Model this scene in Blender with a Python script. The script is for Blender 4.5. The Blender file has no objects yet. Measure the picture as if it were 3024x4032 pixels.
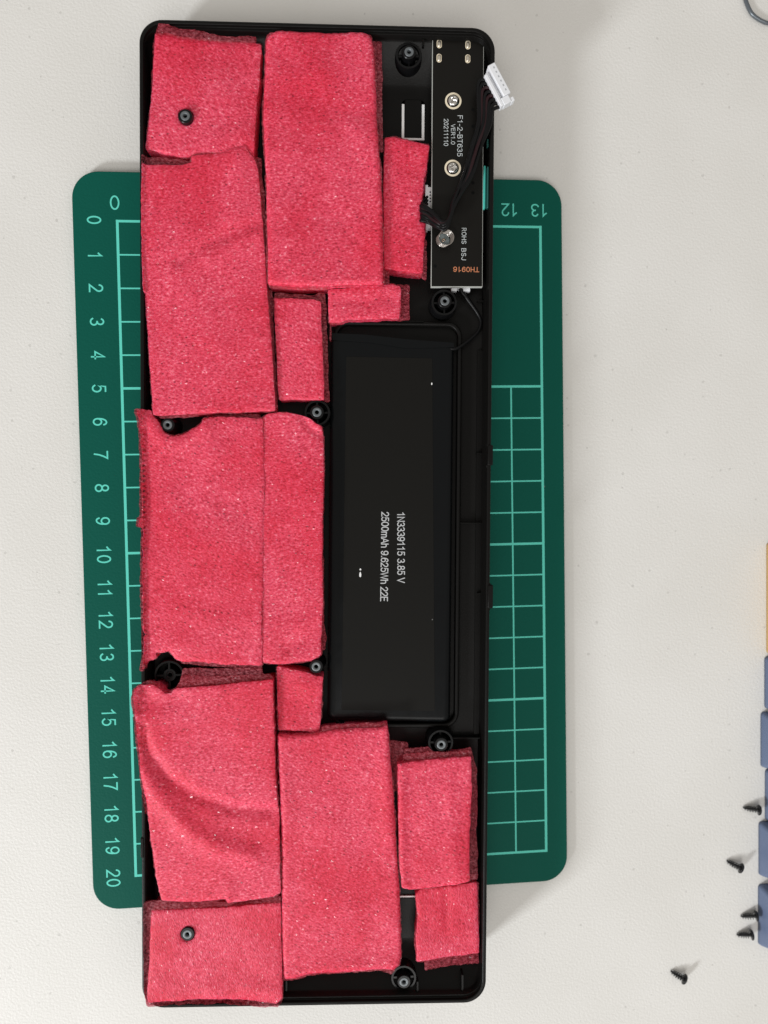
import bpy, bmesh, math, random
import numpy as np
from mathutils import Vector, Matrix, noise
from mathutils.geometry import delaunay_2d_cdt

random.seed(7)
S = 0.001                       # everything below is written in millimetres
scene = bpy.context.scene
COL = scene.collection

# ------------------------------------------------------------------ camera
F_PX, CX, CY = 3040.0, 1512.0, 2016.0
R = np.array([[0.99564813, -0.01661426, 0.09169935],
              [0.01976396, 0.99924169, -0.03354755],
              [-0.09107244, 0.0352139, 0.99522148]])
MAT_T = 2.5                     # cutting mat thickness, table top is z = 0
CAM = np.array([56.90804137, -80.4428578, 240.97629599 + MAT_T])
cd = bpy.data.cameras.new("camera")
cam = bpy.data.objects.new("camera", cd)
COL.objects.link(cam)
cd.sensor_fit = 'VERTICAL'
cd.sensor_height = 36.0
cd.lens = F_PX / 4032.0 * 36.0
cd.clip_start, cd.clip_end = 0.01, 20.0
M4 = Matrix([[*R.T[i], CAM[i] * S] for i in range(3)] + [[0, 0, 0, 1]])
cam.matrix_world = M4
cd.dof.use_dof = True
cd.dof.focus_distance = 0.228
cd.dof.aperture_fstop = 9.5
scene.camera = cam

# ------------------------------------------------------------------ light
world = bpy.data.worlds.new("World")
scene.world = world
world.use_nodes = True
bg = world.node_tree.nodes["Background"]
bg.inputs[0].default_value = (1.0, 0.955, 0.89, 1)
bg.inputs[1].default_value = 0.46


def area_lamp(name, loc, target, sx, sy, power, color):
    ld = bpy.data.lights.new(name, 'AREA')
    ld.shape = 'RECTANGLE'
    ld.size, ld.size_y = sx, sy
    ld.energy = power
    ld.color = color
    lo = bpy.data.objects.new(name, ld)
    COL.objects.link(lo)
    lo.location = [c * S for c in loc]
    d = Vector(target) - Vector(loc)
    lo.rotation_euler = d.to_track_quat('-Z', 'Y').to_euler()
    return lo


area_lamp("window_light", (-880, -950, 560), (75, -130, 0), 0.20, 0.18, 14.5, (0.95, 0.98, 1.0))
area_lamp("broad_room_light", (-250, -1900, 2500), (75, -100, 0), 1.7, 1.2, 27.0, (1.0, 0.985, 0.96))  # broad soft lamp added for the brighter side of the room

scene.view_settings.view_transform = 'Standard'
scene.view_settings.look = 'None'
scene.view_settings.exposure = 0.12
scene.view_settings.gamma = 1.0
scene.cycles.use_denoising = True
scene.cycles.max_bounces = 8

# ------------------------------------------------------------------ frames


def ray(px, py):
    d = R.T @ np.array([(px - CX) / F_PX, (CY - py) / F_PX, -1.0])
    return d


def PZ(px, py, z):
    """photo pixel -> point on the level plane z (mm above the table)"""
    d = ray(px, py)
    return CAM + d * ((z - CAM[2]) / d[2])


# keyboard case frame: the rim is a plane sloping 3.4 degrees, like every wedge keyboard
RA, RB, RC = 14.5 + MAT_T, 0.0585480, -0.0065505


def PR(px, py):
    d = ray(px, py)
    t = (RA + RB * (CAM[0] - 58) + RC * (CAM[1] + 92) - CAM[2]) / (d[2] - RB * d[0] - RC * d[1])
    return CAM + t * d


_q = [PR(*c) for c in ((543, 72.5), (1947, 109), (1917, 3949.7), (562, 3972))]
KO = sum(_q) / 4.0
EX = (_q[1] + _q[2] - _q[0] - _q[3])
EX /= np.linalg.norm(EX)
EY = (_q[0] + _q[1] - _q[2] - _q[3])
EY -= EX * (EX @ EY)
EY /= np.linalg.norm(EY)
EZ = np.cross(EX, EY)
KW = (np.linalg.norm(_q[1] - _q[0]) + np.linalg.norm(_q[2] - _q[3])) / 2
KL = (np.linalg.norm(_q[3] - _q[0]) + np.linalg.norm(_q[2] - _q[1])) / 2
FLOOR = -8.8


def K(u, v, h):
    return KO + EX * u + EY * v + EZ * h


def UV(px, py, h):
    """photo pixel -> (u, v) on the plane h mm above the case rim"""
    d = ray(px, py)
    t = ((KO + EZ * h - CAM) @ EZ) / (d @ EZ)
    p = CAM + t * d - KO
    return (float(p @ EX), float(p @ EY))


def UVH(px, py, h):
    return (*UV(px, py, h), h)


# ------------------------------------------------------------------ object helpers


def tag(o, label=None, cat=None, group=None, kind=None):
    if label: o['label'] = label
    if cat: o['category'] = cat
    if group: o['group'] = group
    if kind: o['kind'] = kind
    return o


def thing(name, loc, label, cat, group=None):
    o = bpy.data.objects.new(name, None)
    o.empty_display_size = 0.01
    o.location = [float(c) * S for c in loc]
    COL.objects.link(o)
    return tag(o, label, cat, group)


def mk(name, verts, faces, mat, parent=None, smooth=False, local=False, origin=None):
    """mesh object from mm coordinates; local=True means (u,v,h) of the case frame"""
    vs = [K(*v) for v in verts] if local else [np.array(v, float) for v in verts]
    top = parent
    off = np.zeros(3)
    while top is not None:
        off = off + np.array(top.location) / S
        top = top.parent
    own = np.array(origin, float) if origin is not None else None
    base = off if own is None else own
    me = bpy.data.meshes.new(name)
    me.from_pydata([tuple((v - base) * S) for v in vs], [], faces)
    me.materials.append(mat)
    if smooth:
        me.polygons.foreach_set("use_smooth", [True] * len(me.polygons))
    me.update()
    bm = bmesh.new()
    bm.from_mesh(me)
    bmesh.ops.recalc_face_normals(bm, faces=bm.faces)
    bm.to_mesh(me)
    bm.free()
    o = bpy.data.objects.new(name, me)
    COL.objects.link(o)
    if parent is not None:
        o.parent = parent
    if own is not None:
        o.location = [float(c) * S for c in (own - off)]
    return o


def bevel(o, w=0.2, seg=2, angle=40):
    m = o.modifiers.new("bevel", 'BEVEL')
    m.width = w * S
    m.segments = seg
    m.limit_method = 'ANGLE'
    m.angle_limit = math.radians(angle)
    for p in o.data.polygons:
        p.use_smooth = True
    try:
        o.data.set_sharp_from_angle(angle=math.radians(50))
    except Exception:
        pass
    return o


def box_vf(x0, x1, y0, y1, z0, z1):
    v = [(x0, y0, z0), (x1, y0, z0), (x1, y1, z0), (x0, y1, z0), (x0, y0, z1), (x1, y0, z1), (x1, y1, z1), (x0, y1, z1)]
    f = [(0, 3, 2, 1), (4, 5, 6, 7), (0, 1, 5, 4), (1, 2, 6, 5), (2, 3, 7, 6), (3, 0, 4, 7)]
    return v, f


def join(*vfs):
    V, Fc = [], []
    for v, f in vfs:
        n = len(V)
        V += list(v)
        Fc += [tuple(i + n for i in q) for q in f]
    return V, Fc


def lathe_vf(cx, cy, prof, n=32, cap0=True, cap1=True):
    V, Fc = [], []
    for r, h in prof:
        for k in range(n):
            a = 2 * math.pi * k / n
            V.append((cx + r * math.cos(a), cy + r * math.sin(a), h))
    for j in range(len(prof) - 1):
        for k in range(n):
            k2 = (k + 1) % n
            Fc.append((j * n + k, j * n + k2, (j + 1) * n + k2, (j + 1) * n + k))
    if cap0: Fc.append(tuple(range(n - 1, -1, -1)))
    if cap1: Fc.append(tuple((len(prof) - 1) * n + k for k in range(n)))
    return V, Fc


def catmull(pts, seg=8, closed=False):
    P = [np.array(p, float) for p in pts]
    n = len(P)
    out = []
    rng = n if closed else n - 1
    for i in range(rng):
        if closed:
            a, b, c, d = P[(i - 1) % n], P[i], P[(i + 1) % n], P[(i + 2) % n]
        else:
            a, b, c, d = P[max(i - 1, 0)], P[i], P[i + 1], P[min(i + 2, n - 1)]
        for k in range(seg):
            t = k / seg
            out.append(0.5 * ((2 * b) + (c - a) * t + (2 * a - 5 * b + 4 * c - d) * t * t + (3 * b - a - 3 * c + d) * t ** 3))
    if not closed:
        out.append(P[-1])
    return out


def tube_vf(path, r, n=8, flat=1.0, closed=False):
    V, Fc = [], []
    m = len(path)
    prev = None
    for i in range(m):
        a = path[(i - 1) % m] if closed else path[max(i - 1, 0)]
        b = path[(i + 1) % m] if closed else path[min(i + 1, m - 1)]
        t = b - a
        t /= (np.linalg.norm(t) + 1e-9)
        ref = prev if prev is not None else (np.array([0, 0, 1.0]) if abs(t[2]) < 0.9 else np.array([1.0, 0, 0]))
        nn = ref - t * (ref @ t)
        nn /= (np.linalg.norm(nn) + 1e-9)
        prev = nn
        bb = np.cross(t, nn)
        rr = r(i / max(m - 1, 1)) if callable(r) else r
        for k in range(n):
            an = 2 * math.pi * k / n
            V.append(tuple(path[i] + nn * (rr * math.cos(an) * flat) + bb * (rr * math.sin(an))))
    for i in range(m if closed else m - 1):
        j = (i + 1) % m
        for k in range(n):
            k2 = (k + 1) % n
            Fc.append((i * n + k, i * n + k2, j * n + k2, j * n + k))
    if not closed:
        Fc.append(tuple(range(n - 1, -1, -1)))
        Fc.append(tuple((m - 1) * n + k for k in range(n)))
    return V, Fc


def rrect(x0, x1, y0, y1, r, n=8):
    r = max(0.05, min(r, (x1 - x0) / 2 - 1e-3, (y1 - y0) / 2 - 1e-3))
    out = []
    for cx, cy, a0 in ((x1 - r, y1 - r, 0), (x0 + r, y1 - r, 90), (x0 + r, y0 + r, 180), (x1 - r, y0 + r, 270)):
        for k in range(n + 1):
            a = math.radians(a0 + 90.0 * k / n)
            out.append((cx + r * math.cos(a), cy + r * math.sin(a)))
    return out


def rings_vf(rings, cap0=True, cap1=True):
    """rings: list of equal-length lists of 3D points"""
    n = len(rings[0])
    V = [p for r in rings for p in r]
    Fc = []
    for j in range(len(rings) - 1):
        for k in range(n):
            k2 = (k + 1) % n
            Fc.append((j * n + k, j * n + k2, (j + 1) * n + k2, (j + 1) * n + k))
    if cap0: Fc.append(tuple(range(n - 1, -1, -1)))
    if cap1: Fc.append(tuple((len(rings) - 1) * n + k for k in range(n)))
    return V, Fc


# ------------------------------------------------------------------ materials
def mat_new(name):
    m = bpy.data.materials.new(name)
    m.use_nodes = True
    nt = m.node_tree
    b = nt.nodes["Principled BSDF"]
    return m, nt, b


def nd(nt, t, **kw):
    n = nt.nodes.new(t)
    for k, v in kw.items():
        setattr(n, k, v)
    return n


def simple(name, col, rough=0.5, metal=0.0, spec=0.5, bump=0.0, bscale=2000, rvar=0.0, coat=0.0):
    m, nt, b = mat_new(name)
    b.inputs["Base Color"].default_value = (*col, 1)
    b.inputs["Roughness"].default_value = rough
    b.inputs["Metallic"].default_value = metal
    b.inputs["Specular IOR Level"].default_value = spec
    b.inputs["Coat Weight"].default_value = coat
    if bump > 0 or rvar > 0:
        g = nd(nt, "ShaderNodeNewGeometry")
        n = nd(nt, "ShaderNodeTexNoise")
        n.inputs["Scale"].default_value = bscale
        n.inputs["Detail"].default_value = 3
        nt.links.new(g.outputs["Position"], n.inputs["Vector"])
        if bump > 0:
            bp = nd(nt, "ShaderNodeBump")
            bp.inputs["Strength"].default_value = bump
            bp.inputs["Distance"].default_value = 0.0003
            nt.links.new(n.outputs["Fac"], bp.inputs["Height"])
            nt.links.new(bp.outputs["Normal"], b.inputs["Normal"])
        if rvar > 0:
            n2 = nd(nt, "ShaderNodeTexNoise")
            n2.inputs["Scale"].default_value = 90
            n2.inputs["Detail"].default_value = 5
            nt.links.new(g.outputs["Position"], n2.inputs["Vector"])
            mr = nd(nt, "ShaderNodeMapRange")
            mr.inputs[3].default_value = rough - rvar
            mr.inputs[4].default_value = rough + rvar
            nt.links.new(n2.outputs["Fac"], mr.inputs[0])
            nt.links.new(mr.outputs[0], b.inputs["Roughness"])
    return m


def ramp(nt, pts):
    r = nd(nt, "ShaderNodeValToRGB")
    els = r.color_ramp.elements
    while len(els) < len(pts):
        els.new(0.5)
    for e, (p, c) in zip(els, pts):
        e.position = p
        e.color = (*c, 1) if len(c) == 3 else c
    return r


def foam_material(name, angle=0.0, stretch=2.2, thin=False, tint=1.0):
    """closed-cell pink packing foam: fibrous relief, dark cells, glinting cell walls"""
    m, nt, b = mat_new(name)
    L = nt.links.new
    g = nd(nt, "ShaderNodeNewGeometry")
    mp = nd(nt, "ShaderNodeMapping")
    mp.inputs["Rotation"].default_value = (0, 0, math.radians(angle))
    L(g.outputs["Position"], mp.inputs["Vector"])
    st = nd(nt, "ShaderNodeMapping")
    st.inputs["Scale"].default_value = (1.0, stretch, 1.0)
    L(mp.outputs[0], st.inputs["Vector"])
    fine = nd(nt, "ShaderNodeTexNoise")
    fine.inputs["Scale"].default_value = 1120
    fine.inputs["Detail"].default_value = 3
    fine.inputs["Roughness"].default_value = 0.6
    L(st.outputs[0], fine.inputs["Vector"])
    big = nd(nt, "ShaderNodeTexNoise")
    big.inputs["Scale"].default_value = 48
    big.inputs["Detail"].default_value = 4
    L(mp.outputs[0], big.inputs["Vector"])
    # colour
    r1 = ramp(nt, ([(0.30, (0.30, 0.035, 0.055)), (0.48, (0.44, 0.070, 0.095)), (0.70, (0.60, 0.20, 0.24))] if thin else [(0.30, (0.42, 0.014, 0.038)), (0.45, (0.68, 0.043, 0.095)), (0.60, (0.79, 0.090, 0.158)), (0.75, (0.93, 0.32, 0.41))]))
    L(fine.outputs["Fac"], r1.inputs[0])
    pits = ramp(nt, [(0.10, (0.42, 0.30, 0.36)), (0.26, (1, 1, 1))])
    v2 = nd(nt, "ShaderNodeTexVoronoi")
    v2.inputs["Scale"].default_value = 560
    L(st.outputs[0], v2.inputs["Vector"])
    L(v2.outputs["Distance"], pits.inputs[0])
    sel = nd(nt, "ShaderNodeMath", operation='GREATER_THAN')   # only some of the cells are open and dark
    sel.inputs[1].default_value = 0.78
    sp = nd(nt, "ShaderNodeSeparateColor")
    L(v2.outputs["Color"], sp.inputs[0])
    L(sp.outputs[0], sel.inputs[0])
    mx = nd(nt, "ShaderNodeMix", data_type='RGBA', blend_type='MULTIPLY')
    L(sel.outputs[0], mx.inputs[0])
    L(r1.outputs[0], mx.inputs[6])
    L(pits.outputs[0], mx.inputs[7])
    lg = ramp(nt, [(0.38, (0.92, 0.50, 0.62)), (0.60, (1.0, 1.06, 1.05))])
    L(big.outputs["Fac"], lg.inputs[0])
    mx2 = nd(nt, "ShaderNodeMix", data_type='RGBA', blend_type='MULTIPLY')
    mx2.inputs[0].default_value = 1.0
    L(mx.outputs[2], mx2.inputs[6])
    L(lg.outputs[0], mx2.inputs[7])
    L(mx2.outputs[2], b.inputs["Base Color"])
    # relief
    bp = nd(nt, "ShaderNodeBump")
    bp.inputs["Strength"].default_value = 0.75
    bp.inputs["Distance"].default_value = 0.00022
    L(fine.outputs["Fac"], bp.inputs["Height"])
    # glints: a few flat glossy cell walls, each tilted its own way
    gl = nd(nt, "ShaderNodeTexVoronoi")
    gl.inputs["Scale"].default_value = 1900
    L(st.outputs[0], gl.inputs["Vector"])
    sg = nd(nt, "ShaderNodeSeparateColor")
    L(gl.outputs["Color"], sg.inputs[0])
    g1 = nd(nt, "ShaderNodeMath", operation='GREATER_THAN')
    g1.inputs[1].default_value = 0.945
    L(sg.outputs[0], g1.inputs[0])
    cb_ = nd(nt, "ShaderNodeCombineXYZ")
    for k_, src in ((0, 1), (1, 2)):
        mm = nd(nt, "ShaderNodeMath", operation='MULTIPLY_ADD')
        mm.inputs[1].default_value = 1.5
        mm.inputs[2].default_value = -0.75
        L(sg.outputs[src], mm.inputs[0])
        ms = nd(nt, "ShaderNodeMath", operation='MULTIPLY')
        L(mm.outputs[0], ms.inputs[0])
        L(g1.outputs[0], ms.inputs[1])
        L(ms.outputs[0], cb_.inputs[k_])
    va = nd(nt, "ShaderNodeVectorMath", operation='ADD')
    L(bp.outputs["Normal"], va.inputs[0])
    L(cb_.outputs[0], va.inputs[1])
    vn = nd(nt, "ShaderNodeVectorMath", operation='NORMALIZE')
    L(va.outputs[0], vn.inputs[0])
    L(vn.outputs[0], b.inputs["Coat Normal"])
    L(bp.outputs["Normal"], b.inputs["Normal"])
    L(g1.outputs[0], b.inputs["Coat Weight"])
    b.inputs["Coat Roughness"].default_value = 0.27
    b.inputs["Coat IOR"].default_value = 1.5
    b.inputs["Roughness"].default_value = 0.55
    b.inputs["Specular IOR Level"].default_value = 0.30
    b.inputs["Subsurface Weight"].default_value = 0.0 if thin else 0.55
    b.inputs["Subsurface Radius"].default_value = (1.0, 0.15, 0.22)
    b.inputs["Subsurface Scale"].default_value = 0.0022
    if thin:
        # one single sheet of foam: light goes through between the cells
        tr = nd(nt, "ShaderNodeBsdfTransparent")
        tr.inputs[0].default_value = (0.95, 0.70, 0.74, 1)
        mixs = nd(nt, "ShaderNodeMixShader")
        fr = ramp(nt, [(0.30, (0.92, 0.92, 0.92)), (0.68, (0.52, 0.52, 0.52))])
        L(fine.outputs["Fac"], fr.inputs[0])
        L(fr.outputs[0], mixs.inputs[0])
        L(b.outputs[0], mixs.inputs[1])
        L(tr.outputs[0], mixs.inputs[2])
        L(mixs.outputs[0], nt.nodes["Material Output"].inputs["Surface"])
    return m


FOAM = {'h': foam_material("foam_pink", 0, 1.6), 'd': foam_material("foam_pink_slanted", 24, 1.6),
        'v': foam_material("foam_pink_upright", 74, 2.6)}
FOAM_THIN = foam_material("foam_pink_single_sheet", 10, 1.6, thin=True, tint=0.9)


def table_material():
    m, nt, b = mat_new("table_laminate")
    L = nt.links.new
    g = nd(nt, "ShaderNodeNewGeometry")
    big = nd(nt, "ShaderNodeTexNoise")
    big.inputs["Scale"].default_value = 22
    big.inputs["Detail"].default_value = 4
    L(g.outputs["Position"], big.inputs["Vector"])
    base = ramp(nt, [(0.35, (0.690, 0.676, 0.648)), (0.65, (0.725, 0.712, 0.688))])
    L(big.outputs["Fac"], base.inputs[0])
    mpv = nd(nt, "ShaderNodeMapping")
    mpv.inputs["Scale"].default_value = (1, 1, 0.01)
    L(g.outputs["Position"], mpv.inputs["Vector"])
    v = nd(nt, "ShaderNodeTexVoronoi")
    v.inputs["Scale"].default_value = 330
    L(mpv.outputs[0], v.inputs["Vector"])
    sp = nd(nt, "ShaderNodeSeparateColor")
    L(v.outputs["Color"], sp.inputs[0])
    rad = nd(nt, "ShaderNodeMapRange")
    rad.inputs[1].default_value = 0.62
    rad.inputs[2].default_value = 1.0
    rad.inputs[3].default_value = 0.0
    rad.inputs[4].default_value = 0.17
    L(sp.outputs[0], rad.inputs[0])
    nz = nd(nt, "ShaderNodeTexNoise")
    nz.inputs["Scale"].default_value = 900
    L(mpv.outputs[0], nz.inputs["Vector"])
    dm = nd(nt, "ShaderNodeMath", operation='MULTIPLY_ADD')
    dm.inputs[1].default_value = 0.22
    L(nz.outputs["Fac"], dm.inputs[0])
    L(v.outputs["Distance"], dm.inputs[2])
    sub = nd(nt, "ShaderNodeMath", operation='SUBTRACT')
    sub.inputs[1].default_value = 0.10
    L(dm.outputs[0], sub.inputs[0])
    lt = nd(nt, "ShaderNodeMath", operation='LESS_THAN')
    L(sub.outputs[0], lt.inputs[0])
    L(rad.outputs[0], lt.inputs[1])
    fac = nd(nt, "ShaderNodeMath", operation='MULTIPLY')
    fac.inputs[1].default_value = 0.28
    L(lt.outputs[0], fac.inputs[0])
    mx = nd(nt, "ShaderNodeMix", data_type='RGBA')
    L(fac.outputs[0], mx.inputs[0])
    L(base.outputs[0], mx.inputs[6])
    mx.inputs[7].default_value = (0.30, 0.29, 0.27, 1)
    L(mx.outputs[2], b.inputs["Base Color"])
    n = nd(nt, "ShaderNodeTexNoise")
    n.inputs["Scale"].default_value = 1300
    n.inputs["Detail"].default_value = 3
    L(g.outputs["Position"], n.inputs["Vector"])
    bp = nd(nt, "ShaderNodeBump")
    bp.inputs["Strength"].default_value = 0.30
    bp.inputs["Distance"].default_value = 0.0004
    L(n.outputs["Fac"], bp.inputs["Height"])
    L(bp.outputs["Normal"], b.inputs["Normal"])
    b.inputs["Roughness"].default_value = 0.45
    b.inputs["Specular IOR Level"].default_value = 0.35
    return m


MT_TABLE = table_material()
MT_MAT = simple("mat_green_vinyl", (0.0020, 0.086, 0.062), 0.55, spec=0.10, bump=0.25, bscale=1500, rvar=0.08)
MT_INK = simple("mat_teal_ink", (0.12, 0.66, 0.54), 0.5, spec=0.2)
MT_CASE = simple("case_black_plastic", (0.0050, 0.0047, 0.0044), 0.36, spec=0.13, bump=0.12, bscale=2500, rvar=0.08)
MT_BOSS = simple("boss_black_plastic", (0.004, 0.004, 0.0044), 0.30, spec=0.22)
MT_INSERT = simple("insert_grey_rim", (0.15, 0.165, 0.175), 0.42, metal=0.5, spec=0.5)
MT_BORE = simple("bore_dark", (0.003, 0.003, 0.003), 0.7, spec=0.1)
MT_PCB = simple("pcb_black_mask", (0.0080, 0.0072, 0.0062), 0.34, spec=0.13, bump=0.05, bscale=900, rvar=0.08)
MT_PCBEDGE = simple("pcb_pale_edge", (0.50, 0.51, 0.48), 0.6)
MT_SILK = simple("silkscreen_white", (0.60, 0.64, 0.65), 0.6)
MT_ORANGE = simple("copper_orange_print", (0.52, 0.19, 0.09), 0.55)
MT_GOLD = simple("gold_plating", (0.86, 0.76, 0.58), 0.45, metal=0.25)
MT_SOLDER = simple("solder_tin", (0.72, 0.66, 0.56), 0.28, metal=0.9, bump=0.3, bscale=1200)
MT_STEEL = simple("nickel_steel", (0.62, 0.60, 0.57), 0.20, metal=1.0)
MT_SPRING = simple("spring_steel", (0.42, 0.39, 0.36), 0.26, metal=1.0)
MT_WHITE = simple("white_nylon", (0.74, 0.75, 0.78), 0.45, spec=0.4)
MT_LIT_GAP = simple("lit_gap_white", (0.90, 0.91, 0.92), 0.25, spec=0.6)
MT_WIRE = simple("wire_black", (0.004, 0.004, 0.0045), 0.34, spec=0.18)
MT_WIRE_RED = simple("wire_dark_red", (0.016, 0.003, 0.005), 0.30, spec=0.3)
MT_TEAL = simple("teal_plastic", (0.07, 0.50, 0.43), 0.35)
MT_TEAL_REFL = simple("teal_wall_reflection", (0.012, 0.085, 0.075), 0.4)
MT_BATT = simple("battery_black_film", (0.0042, 0.0048, 0.0054), 0.25, spec=0.12, bump=0.16, bscale=70, rvar=0.06)
def dusty(m):
    nt = m.node_tree
    b = nt.nodes["Principled BSDF"]
    g = nd(nt, "ShaderNodeNewGeometry")
    v = nd(nt, "ShaderNodeTexVoronoi")
    v.inputs["Scale"].default_value = 130
    nt.links.new(g.outputs["Position"], v.inputs["Vector"])
    sp = nd(nt, "ShaderNodeSeparateColor")
    nt.links.new(v.outputs["Color"], sp.inputs[0])
    mr = nd(nt, "ShaderNodeMapRange")
    mr.inputs[1].default_value = 0.86
    mr.inputs[2].default_value = 1.0
    mr.inputs[3].default_value = 0.0
    mr.inputs[4].default_value = 0.035
    nt.links.new(sp.outputs[0], mr.inputs[0])
    lt = nd(nt, "ShaderNodeMath", operation='LESS_THAN')
    nt.links.new(v.outputs["Distance"], lt.inputs[0])
    nt.links.new(mr.outputs[0], lt.inputs[1])
    mx = nd(nt, "ShaderNodeMix", data_type='RGBA')
    nt.links.new(lt.outputs[0], mx.inputs[0])
    mx.inputs[6].default_value = b.inputs["Base Color"].default_value
    mx.inputs[7].default_value = (0.14, 0.14, 0.14, 1)
    nt.links.new(mx.outputs[2], b.inputs["Base Color"])


dusty(MT_BATT)
dusty(MT_CASE)
dusty(MT_MAT)
MT_LABEL = simple("battery_label_film", (0.0072, 0.0068, 0.0060), 0.44, spec=0.11, bump=0.03, bscale=500)
dusty(MT_LABEL)
MT_PRINT = simple("battery_grey_print", (0.48, 0.49, 0.50), 0.6)
MT_SPECK = simple("speck_white", (0.8, 0.8, 0.8), 0.5)
MT_SCREW = simple("black_zinc", (0.012, 0.012, 0.013), 0.22, metal=0.0, spec=0.4)
MT_KEYB = simple("keycap_slate_blue", (0.105, 0.138, 0.225), 0.42, spec=0.4, bump=0.1, bscale=2500)
MT_KEYY = simple("keycap_yellow", (0.58, 0.36, 0.13), 0.42, spec=0.4, bump=0.1, bscale=2500)
MT_LOOP = simple("loop_grey_wire", (0.11, 0.125, 0.14), 0.30, metal=0.4)

# ------------------------------------------------------------------ table and cutting mat
tb = mk("table", [(-420, -560, 0), (620, -560, 0), (620, 420, 0), (-420, 420, 0), (-420, -560, -25), (620, -560, -25), (620, 420, -25), (-420, 420, -25)],
        [(0, 1, 2, 3), (7, 6, 5, 4), (0, 4, 5, 1), (1, 5, 6, 2), (2, 6, 7, 3), (3, 7, 4, 0)], MT_TABLE)
tag(tb, kind="structure")

mat_t = thing("cutting_mat", (62, -98, 0), "green cutting mat with teal grid lying under the open keyboard case", "cutting mat")
x0, x1, y0, y1 = -13.0, 137.0, -210.2, 14.7
rr = lambda i, z: [(x, y, z) for x, y in rrect(x0 + i, x1 - i, y0 + i, y1 - i, 8.0 - i, 12)]
mk("mat_sheet", *rings_vf([rr(0.25, 0.02), rr(0, 0.3), rr(0, MAT_T - 0.25), rr(0.07, MAT_T - 0.07), rr(0.25, MAT_T)]), MT_MAT, mat_t)
ZI = MAT_T + 0.03


def ink(ax, ay, bx, by, w):
    if abs(ax - bx) < 1e-6:
        q = [(ax - w / 2, min(ay, by)), (ax + w / 2, min(ay, by)), (ax + w / 2, max(ay, by)), (ax - w / 2, max(ay, by))]
        z = ZI
    else:
        q = [(min(ax, bx), ay - w / 2), (max(ax, bx), ay - w / 2), (max(ax, bx), ay + w / 2), (min(ax, bx), ay + w / 2)]
        z = ZI + 0.008
    mk("grid_line", [(x, y, z) for x, y in q], [(0, 1, 2, 3)], MT_INK, mat_t)


ink(0, 0.4, 0, -200.4, 0.80)
ink(130, 0.4, 130, -200.4, 0.80)
ink(120, -50, 120, -200, 0.50)
for r in range(21):
    w = 0.74 if r % 5 == 0 else 0.46
    if 1 <= r <= 4:
        ink(0.4, -10 * r, 60, -10 * r, w)
    else:
        e = 0.4 if r in (0, 20) else -0.4
        ink(-e, -10 * r, 130 + e, -10 * r, w)


def arc(cx, cy, rx, ry, a0, a1, n=12):
    return [(cx + rx * math.cos(math.radians(a0 + (a1 - a0) * k / n)), cy + ry * math.sin(math.radians(a0 + (a1 - a0) * k / n))) for k in range(n + 1)]


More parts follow.
